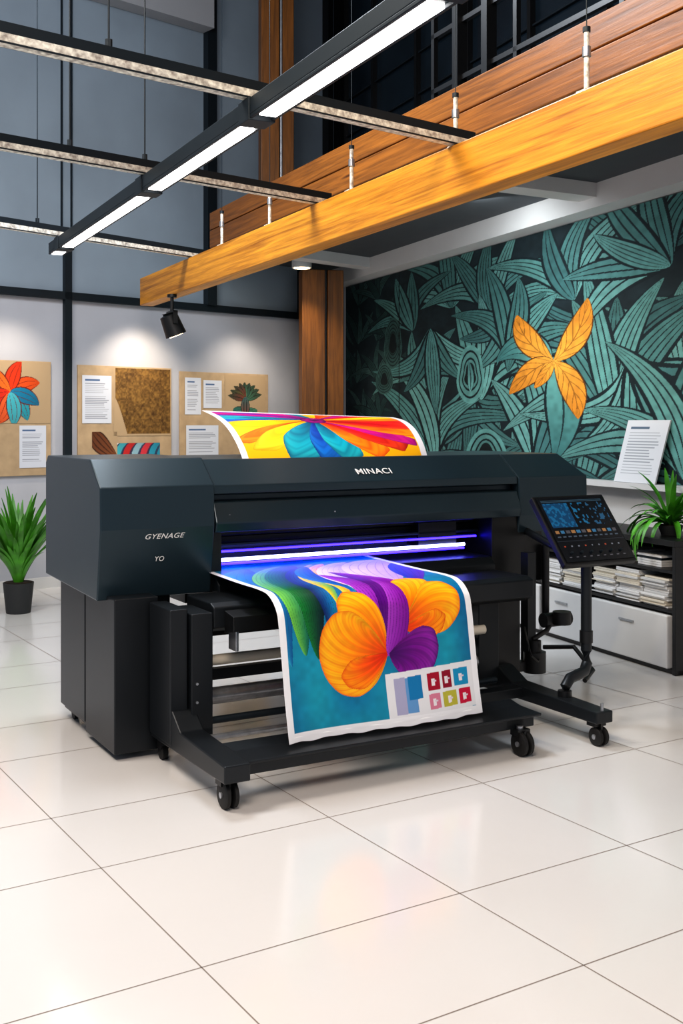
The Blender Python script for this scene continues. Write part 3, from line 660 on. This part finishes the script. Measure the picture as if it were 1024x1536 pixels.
# ------------------------------------------------------------ lights
def area(name,loc,size,en,col,target,sy=None):
    l=bpy.data.lights.new(name,'AREA'); l.energy=en; l.color=col; l.size=size
    if sy: l.shape='RECTANGLE'; l.size_y=sy
    o=bpy.data.objects.new(name,l); o.location=loc; o.rotation_euler=(Vector(target)-Vector(loc)).to_track_quat('-Z','Y').to_euler(); return link(o)
def spot(name,loc,en,col,target,ang,bl=.6,r=.05):
    l=bpy.data.lights.new(name,'SPOT'); l.energy=en; l.color=col; l.spot_size=math.radians(ang); l.spot_blend=bl; l.shadow_soft_size=r
    o=bpy.data.objects.new(name,l); o.location=loc; o.rotation_euler=(Vector(target)-Vector(loc)).to_track_quat('-Z','Y').to_euler(); return link(o)
area('fill_light_front',(-.3,.4,5.2),2.2,250,(1,.85,.73),(-.2,1.9,0))  # added unseen warm fill that brightens the near floor
area('fill_light_left',(-3.2,4.0,5.2),1.4,170,(1,.90,.80),(-.4,5.2,.8))  # added unseen fill, warming the scene from the left
area('fill_light_printer',(-1.2,6.6,5.2),1.2,150,(.85,.92,1),(0,5.5,0))  # added cool fill above the printer, with no fixture
area('mural_wash',(1.0,8.2,3.08),.25,46,(.92,.98,1),tuple(RW(3.9,1.9)),3.6)  # light added under the slab to brighten the mural evenly
area('upper_wall_wash',(-1.5,6.5,5.0),2.0,45,(.85,.92,1),tuple(LW(2.6,4.2)))  # added unseen fill that lifts the upper left wall
spot('poster_spot',tuple(LW(2.75,2.62,.55)),58,(1,.84,.66),tuple(LW(2.7,1.5,0)),95,.9)
spot('poster_spot_b',tuple(LW(1.5,2.62,.55)),24,(1,.84,.66),tuple(LW(1.5,1.5,0)),95,.9)
spot('poster_spot_c',tuple(LW(4.1,2.62,.55)),30,(1,.84,.66),tuple(LW(4.0,1.5,0)),95,.9)
spot('downlight_lamp',(-.40,11.08,3.05),50,(1,.85,.65),(-.4,11.1,0),110,.8)
spot('beam_fill_spot',(-1.0,2.6,4.4),210,(1,.84,.56),(.75,4.6,2.7),55,.9,.15)  # added warm spot, out of view, that turns the beam front gold
w=bpy.data.worlds.new('world'); SC.world=w; w.use_nodes=True
w.node_tree.nodes['Background'].inputs[0].default_value=(.62,.72,.88,1); w.node_tree.nodes['Background'].inputs[1].default_value=.45

cd=bpy.data.cameras.new('camera'); cd.sensor_fit='VERTICAL'; cd.sensor_height=36; cd.lens=1650/1536*36
cd.shift_y=-(768-635)/1536; cd.clip_start=.05
co=bpy.data.objects.new('camera',cd); co.location=(0,0,1.5); co.rotation_euler=(math.pi/2,0,0); link(co); SC.camera=co
SC.view_settings.view_transform='Standard'
try: SC.view_settings.look='Medium High Contrast'
except Exception as ex: print('look',ex)
